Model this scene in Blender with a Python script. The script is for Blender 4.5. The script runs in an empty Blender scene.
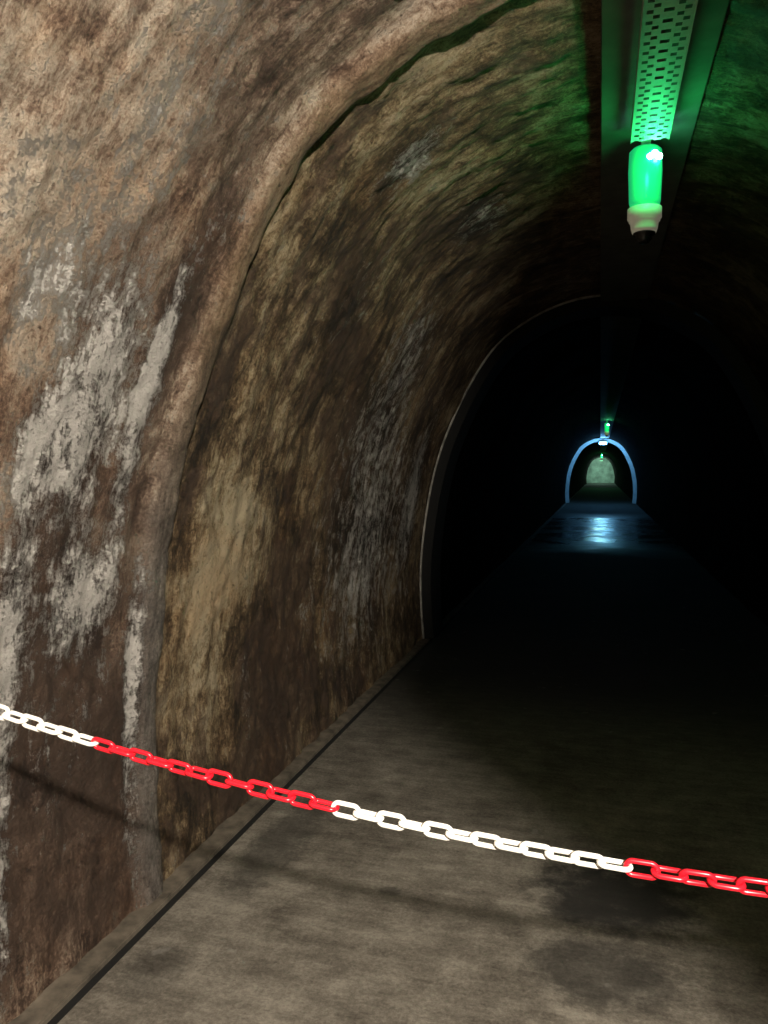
import bpy, bmesh, math, random
import numpy as np
from mathutils import Vector, Matrix, noise
random.seed(3)
sc = bpy.context.scene
sc.view_settings.view_transform = 'Standard'
sc.view_settings.look = 'None'

# ------------------------------------------------------------ helpers
def link(o, parent=None):
    sc.collection.objects.link(o)
    if parent: o.parent = parent
    return o
def empty(name, loc=(0,0,0)):
    e = bpy.data.objects.new(name, None); e.location = loc; e.empty_display_size = .1
    return link(e)
def obj_from_bm(name, bm, mat=None, smooth=False, parent=None):
    me = bpy.data.meshes.new(name); bm.to_mesh(me); bm.free()
    if mat: me.materials.append(mat)
    if smooth:
        for p in me.polygons: p.use_smooth = True
    return link(bpy.data.objects.new(name, me), parent)
def box(name, x0,x1,y0,y1,z0,z1, mat, bevel=0, parent=None):
    bm = bmesh.new(); bmesh.ops.create_cube(bm, size=1)
    for v in bm.verts:
        v.co = Vector(((x0+x1)/2+v.co.x*(x1-x0),(y0+y1)/2+v.co.y*(y1-y0),(z0+z1)/2+v.co.z*(z1-z0)))
    if bevel: bmesh.ops.bevel(bm, geom=bm.edges[:], offset=bevel, segments=2, affect='EDGES')
    return obj_from_bm(name, bm, mat, parent=parent)
def lathe(name, prof, mat, loc, seg=40, parent=None):
    bm = bmesh.new(); rings=[]
    for r,z in prof:
        rings.append([bm.verts.new((loc[0]+r*math.cos(2*math.pi*i/seg), loc[1]+r*math.sin(2*math.pi*i/seg), loc[2]+z)) for i in range(seg)])
    for a,b in zip(rings, rings[1:]):
        for i in range(seg): bm.faces.new((a[i],a[(i+1)%seg],b[(i+1)%seg],b[i]))
    bm.faces.new(rings[0]); bm.faces.new(rings[-1])
    bmesh.ops.recalc_face_normals(bm, faces=bm.faces[:])
    return obj_from_bm(name, bm, mat, True, parent)
class NT:
    def __init__(s, name):
        s.m = bpy.data.materials.new(name); s.m.use_nodes = True
        s.t = s.m.node_tree; s.b = s.t.nodes['Principled BSDF']
    def n(s, typ, **kw):
        x = s.t.nodes.new(typ)
        for k,v in kw.items(): setattr(x,k,v)
        return x
    def l(s,a,b): s.t.links.new(a,b)
    def noise(s, vec, scale, detail=6, rough=.6, mp=None, dist=0):
        if mp:
            m = s.n('ShaderNodeMapping'); m.inputs['Scale'].default_value = mp
            s.l(vec, m.inputs[0]); vec = m.outputs[0]
        x = s.n('ShaderNodeTexNoise'); x.inputs['Scale'].default_value=scale
        x.inputs['Detail'].default_value=detail; x.inputs['Roughness'].default_value=rough
        x.inputs['Distortion'].default_value=dist
        s.l(vec, x.inputs['Vector']); return x.outputs['Fac']
    def ramp(s, fac, stops):
        r = s.n('ShaderNodeValToRGB'); e = r.color_ramp.elements
        while len(e) < len(stops): e.new(.5)
        for i,(p,c) in enumerate(stops):
            e[i].position=p; e[i].color = (c,c,c,1) if isinstance(c,(int,float)) else (*c,1)
        s.l(fac, r.inputs[0]); return r.outputs[0]
    def math(s, op, a, b=None, clamp=False):
        x = s.n('ShaderNodeMath', operation=op, use_clamp=clamp)
        for i,v in enumerate((a,b)):
            if v is None: continue
            if isinstance(v,(int,float)): x.inputs[i].default_value=v
            else: s.l(v, x.inputs[i])
        return x.outputs[0]
    def wsum(s, base, terms):
        """base + sum w*(x-.5)"""
        acc = base - sum(w*.5 for _,w,c in terms if c)
        out = None
        for x,w,c in terms:
            m = s.math('MULTIPLY', x, w)
            out = s.math('ADD', m, acc if out is None else out)
        return out
    def mix(s, fac, a, b, mode='MIX'):
        x = s.n('ShaderNodeMix', data_type='RGBA', blend_type=mode)
        for sock,v in ((x.inputs[0],fac),(x.inputs[6],a),(x.inputs[7],b)):
            if isinstance(v,(int,float)): sock.default_value=v
            elif isinstance(v,tuple): sock.default_value=(*v,1)
            else: s.l(v, sock)
        return x.outputs[2]
    def bump(s, h, strength, dist, prev=None):
        x = s.n('ShaderNodeBump'); x.inputs['Strength'].default_value=strength
        x.inputs['Distance'].default_value=dist; s.l(h, x.inputs['Height'])
        if prev: s.l(prev, x.inputs['Normal'])
        return x.outputs[0]
def simple(name, col, rough=.5, metal=0, emit=None, es=0, trans=0, var=.15, nscale=20):
    k = NT(name); tc = k.n('ShaderNodeTexCoord')
    f = k.noise(tc.outputs['Object'], nscale)
    c = k.mix(k.ramp(f,[(.3,0),(.75,1)]), tuple(x*(1-var) for x in col), tuple(min(1,x*(1+var)) for x in col))
    k.l(c, k.b.inputs['Base Color'])
    k.b.inputs['Roughness'].default_value=rough; k.b.inputs['Metallic'].default_value=metal
    k.b.inputs['Transmission Weight'].default_value=trans
    if emit:
        k.b.inputs['Emission Color'].default_value=(*emit,1); k.b.inputs['Emission Strength'].default_value=es
    return k.m

# ------------------------------------------------------------ wall material
def wall_material():
    k = NT('stained_tunnel_render')
    uv = k.n('ShaderNodeUVMap').outputs[0]
    at = k.n('ShaderNodeAttribute', attribute_name='stain')
    sp = k.n('ShaderNodeSeparateColor'); k.l(at.outputs['Color'], sp.inputs[0])
    W,G,B = sp.outputs
    at2 = k.n('ShaderNodeAttribute', attribute_name='zone')
    sp2 = k.n('ShaderNodeSeparateColor'); k.l(at2.outputs['Color'], sp2.inputs[0])
    Z1,RIB,SHADE = sp2.outputs
    big = k.noise(uv, 2.1, 6, .6, dist=.4)
    streak = k.noise(uv, 1.0, 8, .76, mp=(10,3.0,1), dist=.3)
    fstreak = k.noise(uv, 1.0, 6, .8, mp=(55,13,1), dist=.3)
    med = k.noise(uv, 12, 8, .8, dist=.2)
    fine = k.noise(uv, 85, 4, .8)
    s = k.wsum(.51, [(big,1.35,1),(streak,1.3,1),(fstreak,.9,1),(med,1.1,1),(fine,.8,1),(G,.22,0),(B,-.26,0)])
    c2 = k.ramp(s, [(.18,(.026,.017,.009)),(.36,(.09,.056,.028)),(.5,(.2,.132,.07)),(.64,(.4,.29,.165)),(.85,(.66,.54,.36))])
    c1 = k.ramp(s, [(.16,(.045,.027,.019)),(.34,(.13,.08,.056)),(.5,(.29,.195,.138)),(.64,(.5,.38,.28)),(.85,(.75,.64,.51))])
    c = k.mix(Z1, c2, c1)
    # lost plaster layers with crisp edges
    pn = k.wsum(.5, [(k.noise(uv, 1.0, 9, .7, mp=(3.6,2.5,1), dist=.4),1,1),(B,.13,0),(G,-.1,0)])
    peel = k.ramp(pn, [(.535,0),(.545,1)])
    c = k.mix(k.math('MULTIPLY', peel, .5), c, k.mix(med, (.05,.029,.02), (.2,.127,.088)))
    rust = k.ramp(k.noise(uv, 2.3, 6, .65, dist=.6), [(.5,0),(.66,1)])
    c = k.mix(k.math('MULTIPLY', rust, .4), c, k.mix(.8, c, (1.0,.64,.35), 'MULTIPLY'))
    suv = k.n('ShaderNodeSeparateXYZ'); k.l(uv, suv.inputs[0])
    low = k.ramp(k.math('DIVIDE', suv.outputs[1], 4), [(.3,1),(.55,0)])
    ribv = k.wsum(.5,[(streak,1.0,1),(fstreak,.9,1),(fine,.8,1)])
    rc = k.mix(low, k.ramp(ribv, [(.25,(.13,.08,.042)),(.5,(.3,.2,.115)),(.8,(.46,.34,.22))]),
                    k.ramp(ribv, [(.25,(.09,.08,.072)),(.5,(.22,.2,.18)),(.8,(.45,.42,.39))]))
    c = k.mix(k.math('MULTIPLY', RIB, .75), c, rc)
    # efflorescence
    wn = k.wsum(0, [(streak,1.4,1),(med,1.6,1),(fstreak,1.1,1),(big,.5,1),(fine,.8,1)])
    thr = k.math('ADD', wn, k.math('SUBTRACT', k.math('MULTIPLY', W, .62), .35))
    wm = k.math('MULTIPLY', thr, 3.4, True)
    c = k.mix(k.math('MULTIPLY', wm, .9), c, (.8,.76,.71))
    pit = k.ramp(k.noise(uv, 34, 5, .75, dist=.2), [(.33,1),(.41,0)])
    c = k.mix(k.math('MULTIPLY', pit, .7), c, (.028,.018,.013))
    c = k.mix(SHADE, c, k.mix(big, (.004,.004,.0038), (.018,.017,.015)))  # shade painted into the wall colour as near-black
    k.l(c, k.b.inputs['Base Color'])
    unshaded = k.math('SUBTRACT', 1.0, SHADE)
    k.l(k.math('MAXIMUM', k.ramp(med, [(.3,.42),(.7,.72)]), SHADE), k.b.inputs['Roughness'])
    k.l(k.math('MULTIPLY', unshaded, .5), k.b.inputs['Specular IOR Level'])
    h = k.math('ADD', k.math('MULTIPLY', med, .9), k.math('MULTIPLY', fstreak, .15))
    h = k.math('SUBTRACT', h, k.math('MULTIPLY', peel, .18))
    h = k.math('SUBTRACT', h, k.math('MULTIPLY', pit, .18))
    n1 = k.bump(h, 1.0, .045)
    h2 = k.math('ADD', fine, k.math('MULTIPLY', wm, .4))
    n2 = k.bump(h2, .9, .013, n1)
    k.l(n2, k.b.inputs['Normal'])
    return k.m
M_wall = wall_material()

# ------------------------------------------------------------ tunnel section
CX = 0.03
half = [(1.63,0),(1.655,.35),(1.655,.75),(1.605,1.2),(1.525,1.6),(1.41,1.95),(1.22,2.35),(.98,2.71),(.70,2.93),(.36,3.08),(0,3.13)]
ctrl = [(-x,z) for x,z in half] + [(x,z) for x,z in reversed(half[:-1])]
def catmull(P, n=24):
    out=[]; P=[np.array(p) for p in P]
    Q=[2*P[0]-P[1]]+P+[2*P[-1]-P[-2]]
    for i in range(1,len(Q)-2):
        for j in range(n):
            t=j/n
            out.append(.5*((2*Q[i])+(-Q[i-1]+Q[i+1])*t+(2*Q[i-1]-5*Q[i]+4*Q[i+1]-Q[i+2])*t*t+(-Q[i-1]+3*Q[i]-3*Q[i+1]+Q[i+2])*t**3))
    out.append(P[-1]); return np.array(out)
C = catmull(ctrl)
seglen = np.r_[0, np.cumsum(np.hypot(*np.diff(C,axis=0).T))]
STOT = seglen[-1]
def prof(s):
    return np.array([np.interp(s, seglen, C[:,0]), np.interp(s, seglen, C[:,1])])
def prof_n(s):
    a=prof(max(0,s-.04)); b=prof(min(STOT,s+.04)); t=b-a; t/=np.hypot(*t)
    return np.array([t[1],-t[0]])      # points inward
RIBY, RING = 2.45, 7.05
BL = [ # Y, s, ry, rs, channel, strength
 (1.98,1.85,.14,.34,0,1.1),(2.2,2.1,.05,.25,0,1.0),(2.2,1.65,.05,.3,0,1.0),(2.08,1.2,.15,.14,0,1.0),(1.76,1.2,.07,.32,0,1.0),
 (1.82,1.68,.12,.12,0,1.1),(2.37,.9,.03,.26,0,1.3),(5.2,1.15,.9,.95,0,.9),(3.1,3.1,.16,.16,0,1.0),
 (4.2,3.25,.3,.16,0,.9),(2.3,2.5,.08,.2,0,.5),(1.75,.4,.06,.4,0,.8),(6.4,1.4,.3,.7,0,.85),(3.5,2.5,.2,.3,0,.5),
 (1.7,2.2,.3,.4,0,.6),(2.36,.4,.05,.5,0,.5),(3.35,.6,.06,.3,0,.6),(2.0,.9,.3,.5,0,.45),(4.8,2.4,.5,.5,0,.55),(1.85,2.9,.2,.3,0,.5),
 (2.95,1.05,.3,.55,1,1.3),(1.6,2.5,.55,.6,1,1.0),(3.2,1.7,.4,.4,1,.4),(2.2,3.3,.8,.4,1,.5),
 (3.85,.55,.4,.5,2,1.1),(2.2,.65,.2,.4,2,.9),(3.7,2.3,.4,.35,2,.8),(2.27,2.2,.08,.6,2,.9),(4.4,1.7,.4,.4,2,.6),(1.95,1.45,.12,.1,2,.8),
 (3.0,.2,.8,.22,2,.9),(1.9,.6,.25,.4,2,.8),(2.1,2.75,.2,.2,2,.7),(2.68,1.9,.05,1.0,2,.7)]
def sstep(a,b,x):
    t=min(1,max(0,(x-a)/(b-a))); return t*t*(3-2*t)
Ys = list(np.arange(-6,1.2,.15))+list(np.arange(1.2,4.6,.02))+list(np.arange(4.6,8.2,.035))+list(np.arange(8.2,20,.4))+list(np.arange(20,101,1.5))
def shell(name, s0, s1, ds):
    ns = max(2,int(round((s1-s0)/ds)))+1
    S = np.linspace(s0,s1,ns); PR=[prof(s) for s in S]; NR=[prof_n(s) for s in S]
    vs=[]; stain=[]; zone=[]; uvs=[]
    for Y in Ys:
        for s,p,n in zip(S,PR,NR):
            q = Vector((Y*.9, s*.9, 3.3))
            wob = noise.noise(Vector((s*1.3,7.7,0)))*.03
            wid = .078+noise.noise(Vector((s*2.1,2.7,0)))*.012
            rg = math.exp(-((Y-RIBY-wob)/wid)**4)
            d = noise.fractal(q,1,2,4)*.028
            d += noise.fractal(Vector((Y*7,s*4,1)),1,2,4)*.012
            d += noise.fractal(Vector((Y*14,s*12,5)),1,2,3)*.008
            if 1.0<Y<4: d += rg*(.04+noise.noise(Vector((s*3,1,4)))*.012)
            if Y>9: d*= .6
            vs.append((CX+p[0]+n[0]*d, Y, p[1]+n[1]*d))
            c=[0,0,0]
            if Y<9:
                for (by,bs,ry,rs,ch,st) in BL:
                    e=((Y-by)/ry)**2+((s-bs)/rs)**2
                    if e<6: c[ch]+=st*math.exp(-e*.8)
            stain.append((*[min(1.2,x) for x in c],1))
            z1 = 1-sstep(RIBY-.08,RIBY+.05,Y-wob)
            shade = max(sstep(RING-.02,RING+.3,Y)*.99, sstep(4.4,5.6,s)*.93, sstep(3.6,4.6,s)*.6)  # painted shade: past the joint, right wall and right of the vault
            zone.append((z1, rg if 1<Y<4 else 0, shade, 1))
            uvs.append((Y,s))
    nY=len(Ys); faces=[]
    for i in range(nY-1):
        for j in range(ns-1):
            a=i*ns+j; faces.append((a,a+1,a+ns+1,a+ns))
    me=bpy.data.meshes.new(name); me.from_pydata(vs,[],faces)
    for nm,dat in (('stain',stain),('zone',zone)):
        ca=me.color_attributes.new(nm,'FLOAT_COLOR','POINT')
        ca.data.foreach_set('color', np.array(dat,dtype=np.float32).ravel())
    uvl=me.uv_layers.new(name='UVMap')
    li=np.zeros(len(me.loops),dtype=np.int32); me.loops.foreach_get('vertex_index',li)
    uvl.data.foreach_set('uv', np.array(uvs,dtype=np.float32)[li].ravel())
    me.polygons.foreach_set('use_smooth',[True]*len(me.polygons))
    me.materials.append(M_wall)
    return link(bpy.data.objects.new(name,me))
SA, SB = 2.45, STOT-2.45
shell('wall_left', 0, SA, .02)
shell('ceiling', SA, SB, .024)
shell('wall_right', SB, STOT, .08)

# end walls
def endwall(name, y, mat):
    bm=bmesh.new(); pts=[prof(s) for s in np.linspace(0,STOT,60)]
    a=[bm.verts.new((CX+p[0]*1.05,y,p[1]*1.02-.02)) for p in pts]
    b=[bm.verts.new((CX+p[0]*1.05,y+.15,p[1]*1.02-.02)) for p in pts]
    bm.faces.new(a); bm.faces.new(b[::-1])
    for i in range(len(a)): bm.faces.new((a[i],b[i],b[(i+1)%len(a)],a[(i+1)%len(a)]))
    bmesh.ops.recalc_face_normals(bm,faces=bm.faces[:])
    return obj_from_bm(name,bm,mat)
M_conc = simple('pale_concrete',(.45,.53,.48),.8,var=.5,nscale=1.2)
M_darkc = simple('dark_concrete',(.03,.029,.026),.85,nscale=3)
endwall('wall_back',-6.15,M_darkc)
endwall('wall_front',99.0,M_conc)

# rings
def ring(name, y0, y1, inset, mat, depth=.1, rise=0, s0=0, s1=None):
    bm=bmesh.new(); S=np.linspace(s0, STOT if s1 is None else s1,120); rows=[]
    for s in S:
        p=prof(s); n=prof_n(s)
        pi=p+n*inset; po=p-n*depth
        rows.append([bm.verts.new((CX+a[0],y,a[1])) for a,y in ((po,y0),(pi,y0),(pi,y1),(po,y1))])
    for a,b in zip(rows,rows[1:]):
        for i in range(4): bm.faces.new((a[i],a[(i+1)%4],b[(i+1)%4],b[i]))
    bm.faces.new(rows[0]); bm.faces.new(rows[-1])
    bmesh.ops.recalc_face_normals(bm,faces=bm.faces[:])
    return obj_from_bm(name,bm,mat)
M_rubber = simple('black_rubber',(.008,.008,.008),.8)
M_line = simple('white_sealant',(.45,.43,.38),.6,var=.7,nscale=9)
j = empty('tunnel_joint_seal',(0,RING,0))
def adopt(o,p):
    o.parent=p; o.matrix_parent_inverse = Matrix.Translation(p.location).inverted()
adopt(ring('gasket',RING,RING+.45,.11,M_rubber,depth=-.005),j)
adopt(ring('sealant_line',RING-.02,RING+.001,.022,M_line,depth=-.006,s1=STOT*.52),j)
M_arch = simple('pale_arch_concrete',(.75,.77,.77),.7,nscale=4)
ring('tunnel_arch_collar',38.4,38.9,.16,M_arch,.15)

# ------------------------------------------------------------ floor + kerb
def floor_material():
    k = NT('damp_concrete_floor'); pos=k.n('ShaderNodeNewGeometry').outputs['Position']
    sx=k.n('ShaderNodeSeparateXYZ'); k.l(pos,sx.inputs[0]); X,Y,_=sx.outputs
    big=k.noise(pos,1.3,6,.6,dist=.4); med=k.noise(pos,7,8,.75); fine=k.noise(pos,70,5,.8)
    cross=k.noise(pos,1,5,.6,mp=(3.5,22,1))
    s=k.wsum(.5,[(big,1.0,1),(med,1.1,1),(cross,.5,1),(fine,1.0,1)])
    c=k.ramp(s,[(.2,(.07,.058,.046)),(.5,(.165,.145,.119)),(.8,(.3,.27,.225))])
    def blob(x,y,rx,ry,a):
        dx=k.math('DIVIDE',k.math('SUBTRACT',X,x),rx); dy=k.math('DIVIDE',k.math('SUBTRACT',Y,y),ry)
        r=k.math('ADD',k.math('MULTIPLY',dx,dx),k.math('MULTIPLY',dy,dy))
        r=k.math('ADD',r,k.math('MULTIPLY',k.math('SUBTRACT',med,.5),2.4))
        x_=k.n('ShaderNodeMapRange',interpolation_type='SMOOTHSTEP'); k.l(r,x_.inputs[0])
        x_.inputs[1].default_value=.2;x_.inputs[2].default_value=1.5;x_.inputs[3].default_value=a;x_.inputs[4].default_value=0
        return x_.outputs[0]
    dark_spots=k.math('MAXIMUM',blob(.07,2.95,.30,.28,.92),blob(.02,2.48,.24,.19,.65))  # darker spots in the floor colour
    dark_spots=k.math('MAXIMUM',dark_spots,blob(-.75,2.75,.05,.035,.5))
    dark_spots=k.math('MAXIMUM',dark_spots,blob(-1.3,3.0,.12,.5,.55))
    dark_spots=k.math('MAXIMUM',dark_spots,blob(-1.35,2.1,.1,.15,.35))
    far_shade=k.n('ShaderNodeMapRange',interpolation_type='SMOOTHSTEP')
    k.l(k.math('ADD',Y,k.math('MULTIPLY',k.math('SUBTRACT',big,.5),2)),far_shade.inputs[0])
    far_shade.inputs[1].default_value=3.4;far_shade.inputs[2].default_value=6.2
    spots_and_shade=k.math('MAXIMUM',dark_spots,k.math('MULTIPLY',far_shade.outputs[0],.9))  # shade painted into the far floor colour, merged with the spots
    c=k.mix(spots_and_shade,c,(.012,.011,.010))
    dots=k.ramp(k.noise(pos,9,3,.5),[(.68,0),(.74,1)])
    c=k.mix(k.math('MULTIPLY',dots,.3),c,(.34,.32,.29))
    k.l(c,k.b.inputs['Base Color'])
    fw=k.n('ShaderNodeMapRange'); k.l(k.math('ADD',Y,k.math('MULTIPLY',big,3)),fw.inputs[0]); fw.inputs[1].default_value=16;fw.inputs[2].default_value=19
    fw2=k.n('ShaderNodeMapRange'); k.l(Y,fw2.inputs[0]); fw2.inputs[1].default_value=30;fw2.inputs[2].default_value=26
    r=k.mix(k.math('MULTIPLY',fw.outputs[0],fw2.outputs[0]),k.ramp(med,[(.3,.8),(.7,.95)]),k.ramp(k.noise(pos,.9,5,.6),[(.35,.16),(.65,.38)]))
    k.l(r,k.b.inputs['Roughness'])
    n=k.bump(k.math('ADD',k.math('MULTIPLY',cross,.4),k.math('MULTIPLY',med,.6)),.5,.012)
    k.l(k.bump(fine,.5,.004,n),k.b.inputs['Normal'])
    return k.m
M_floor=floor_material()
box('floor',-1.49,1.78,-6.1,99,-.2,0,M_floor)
box('floor_drain_channel',-1.75,-1.49,-6.1,99,-.30,-.14,M_rubber)
M_kerb = simple('kerb_concrete',(.15,.124,.095),.85,var=.6,nscale=12)
box('baseboard_left',-1.70,-1.53,-6,60,-.14,.008,M_kerb,.006)
box('gap_shade_strip_1',-1.53,-1.49,-6,60,-.14,-.012,M_rubber)  # black strip added to paint the shade of the open gap

# ------------------------------------------------------------ ceiling board, cable tray
M_board = simple('painted_board',(.10,.105,.09),.7,var=.35,nscale=6)
box('ceiling_cable_board',-.02,.37,-3,60,3.068,3.10,M_board,.004)
M_galv = simple('galvanised_steel',(.32,.34,.31),.55,0,nscale=30)
def tray():
    root=empty('cable_tray',(.18,1.5,3.0))
    w=.15; y0,y1=-3,3.5; cell=.01; nx=15; ny=int((y1-y0)/cell)
    vs=[(.18-w/2+i*w/nx, y0+jj*cell, 2.985) for jj in range(ny+1) for i in range(nx+1)]
    fs=[]
    for jj in range(ny):
        for i in range(nx):
            m=jj%6
            hole = (m in (1,2) and i in (1,2,6,7,8,12,13)) or (m in (4,5) and i in (3,4,10,11))
            if not hole:
                a=jj*(nx+1)+i; fs.append((a,a+nx+1,a+nx+2,a+1))
    me=bpy.data.meshes.new('perforated_plate'); me.from_pydata(vs,[],fs); me.materials.append(M_galv)
    adopt(link(bpy.data.objects.new('perforated_plate',me)),root)
    for nm,x in (('flange_1',.18-w/2-.002),('flange_2',.18+w/2)):
        adopt(box(nm,x,x+.002,y0,y1,2.978,3.03,M_galv),root)
    for i,y in enumerate((-2,-.5,1.0,2.0,3.0)):
        adopt(box('hanger_%d'%(i+1),.16,.20,y,y+.03,2.987,3.068,M_galv),root)
tray()

# ------------------------------------------------------------ lamps
M_glass = simple('green_lamp_lens',(.03,.6,.25),.25,emit=(.02,.75,.25),es=.5,var=.1)
M_led = simple('led',(.5,1,.9),.3,emit=(.3,1,.85),es=40)
M_white = simple('lamp_housing',(.62,.63,.52),.45,var=.08)
M_base = simple('lamp_base_added_glow',(.6,.58,.46),.45,emit=(.8,.76,.55),es=.13,var=.08)  # added glow stands in for warm light falling on the base
M_black = simple('black_plastic',(.012,.012,.012),.25)
M_bluel = simple('blue_led',(.6,.8,1),.3,emit=(.12,.45,1),es=25)
M_pale = simple('pale_led',(.6,.8,.7),.3,emit=(.3,1,.5),es=1)
def plight(name,loc,col,e,r,parent=None):
    l=bpy.data.lights.new(name,'POINT'); l.energy=e; l.color=col; l.shadow_soft_size=r
    o=bpy.data.objects.new(name,l); o.location=loc; link(o)
    if parent: adopt(o,parent)
    return o
def signal_lamp(x,y,z,e,detail=True):
    root=empty('green_signal_lamp',(x,y,z))
    L=(x,y,z)
    adopt(lathe('lens',[(.03,.40),(.055,.398),(.068,.385),(.071,.30),(.066,.17),(.06,.145)],M_glass,L),root)
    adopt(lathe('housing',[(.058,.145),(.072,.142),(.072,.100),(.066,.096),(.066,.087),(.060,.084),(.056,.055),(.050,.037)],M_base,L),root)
    adopt(lathe('sensor_dome',[(.048,.038),(.046,.03),(.034,.026),(.032,.01),(.02,-.004),(.005,-.008)],M_black,L),root)
    adopt(box('top_bracket',x-.02,x+.02,y-.02,y+.02,z+.398,3.068,M_white),root)
    for i,(dx,dz) in enumerate(((.035,.352),(.015,.34),(.052,.338))):
        bm=bmesh.new(); bmesh.ops.create_uvsphere(bm,u_segments=12,v_segments=8,radius=.014,matrix=Matrix.Translation((x+dx,y-.064,z+dz)))
        adopt(obj_from_bm('led_%d'%(i+1),bm,M_led,True),root)
    plight('glow',(x+.03,y-.22,z+.27),(.02,1,.22),e,.04,root)
signal_lamp(.17,3.62,2.6,4.6)
signal_lamp(.17,24,2.6,2)
signal_lamp(.1,72,2.6,40)
def bulkhead(x,y,z,e,col,mat):
    root=empty('tunnel_bulkhead_lamp',(x,y,z))
    adopt(box('housing',x-.2,x+.2,y-.08,y+.08,z+.04,z+.12,M_white,.01),root)
    adopt(box('diffuser',x-.17,x+.17,y-.085,y+.065,z-.08,z+.04,mat,.02),root)
    adopt(box('bracket',x-.03,x+.03,y-.03,y+.03,z+.12,3.068,M_white),root)
    plight('glow',(x,y-.02,z-.16),col,e,.06,root)
bulkhead(.1,37.2,2.86,105,(.17,.54,1),M_bluel)
bulkhead(.1,95,2.74,360,(.55,1,.75),M_pale)

# main work lamp behind the viewer and an added, unseen baffle
LP=Vector((.8,-1.2,2.48))
wl=empty('work_lamp',LP)
adopt(box('housing',LP.x-.12,LP.x+.10,LP.y-.16,LP.y-.10,LP.z-.08,LP.z+.08,M_white,.01),wl)
adopt(box('bracket',LP.x-.02,LP.x+.02,LP.y-.15,LP.y-.11,LP.z+.08,LP.z+.34,M_white),wl)
ld=bpy.data.lights.new('warm_beam','SPOT'); ld.energy=1060; ld.color=(1,.905,.77); ld.spot_size=math.radians(108); ld.spot_blend=.4; ld.shadow_soft_size=.03
lo=bpy.data.objects.new('warm_beam',ld); lo.location=LP
lo.rotation_euler=(Vector((-1.6,1.8,1.7))-LP).to_track_quat('-Z','Y').to_euler(); link(lo); adopt(lo,wl)
bm=bmesh.new()
edge=[(-.03,-.42),(-.052,-.335),(-.142,-.25),(-.182,-.194),(-.152,-.121),(-.105,.14),(.12,.14),(.12,-.6),(.0,-.6)]
f=bm.faces.new([bm.verts.new((LP.x+x,LP.y+.5,LP.z+z)) for x,z in edge])
bmesh.ops.solidify(bm,geom=[f],thickness=.004)
adopt(obj_from_bm('added_unseen_baffle',bm,M_black),wl)  # out-of-view plate, added and cut to shape the beam

# ------------------------------------------------------------ chain
M_cw = simple('white_plastic',(.8,.78,.72),.28,var=.06,nscale=40)
M_cr = simple('red_plastic',(.66,.010,.022),.28,var=.1,nscale=40)
def zc(x): return 1.6-.457+.095*(x-.25)**2
def chain():
    root=empty('barrier_chain',(0,.9,zc(0)))
    pitch=.0296; r=.0031; L=.0205-r; w=.0112-r
    X=np.linspace(-1.6,1.66,3000); Z=np.array([zc(x) for x in X]); S=np.r_[0,np.cumsum(np.hypot(np.diff(X),np.diff(Z)))]
    s_ref=np.interp(.0373,X,S)
    path=[]
    n=28
    for i in range(n):
        a=2*math.pi*i/n; cx=math.cos(a); sx=math.sin(a)
        path.append(Vector(((L-w)*(1 if cx>0 else -1)+w*cx, w*sx, 0)))
    bms={0:bmesh.new(),1:bmesh.new()}
    k0=-int(s_ref/pitch)+1; k1=int((S[-1]-s_ref)/pitch)
    for kk in range(k0,k1):
        s=s_ref+(kk+.5)*pitch
        x=np.interp(s,S,X); z=zc(x); dz=.19*(x-.25)
        t=Vector((1,0,dz)).normalized()
        col = 1 if (kk//12)%2==0 else 0
        tw=(math.radians(8 if kk%2==0 else 84)+random.uniform(-.28,.28)) 
        up=Vector((0,0,1)); side=t.cross(up).normalized(); up=side.cross(t)
        b=(up*math.cos(tw)+side*math.sin(tw)); c=t.cross(b)
        bm=bms[col]; rings=[]
        o=Vector((x,.9,z))
        for i in range(n):
            p=path[i]; d=(path[(i+1)%n]-path[i-1]).normalized()
            nn=Vector((d.y,-d.x,0)); rg=[]
            for q in range(8):
                an=2*math.pi*q/8
                v=p+nn*(r*math.cos(an))+Vector((0,0,r*math.sin(an)))
                rg.append(bm.verts.new(o+t*v.x+b*v.y+c*v.z))
            rings.append(rg)
        for i in range(n):
            A=rings[i];B=rings[(i+1)%n]
            for q in range(8): bm.faces.new((A[q],A[(q+1)%8],B[(q+1)%8],B[q]))
    for col,nm,m in ((0,'white_links',M_cw),(1,'red_links',M_cr)):
        bmesh.ops.recalc_face_normals(bms[col],faces=bms[col].faces[:])
        adopt(obj_from_bm(nm,bms[col],m,True),root)
    for i,x in enumerate((-1.6,1.64)):
        bm=bmesh.new(); bmesh.ops.create_cone(bm,cap_ends=True,segments=16,radius1=.006,radius2=.006,depth=.12,matrix=Matrix.Translation((x,.9,zc(x)))@Matrix.Rotation(math.pi/2,4,'Y'))
        adopt(obj_from_bm('wall_hook_%d'%(i+1),bm,M_galv,True),root)
chain()

# ------------------------------------------------------------ world + camera
w=bpy.data.worlds.new('world'); sc.world=w; w.use_nodes=True
w.node_tree.nodes['Background'].inputs[0].default_value=(0,0,0,1)
cd=bpy.data.cameras.new('camera'); cd.lens=27.07; cd.sensor_width=36; cd.clip_start=.05; cd.clip_end=300
co=bpy.data.objects.new('camera',cd); co.location=(0,0,1.6)
co.rotation_euler=(math.radians(90-3.12),0,math.radians(15.67)); link(co)
sc.camera=co
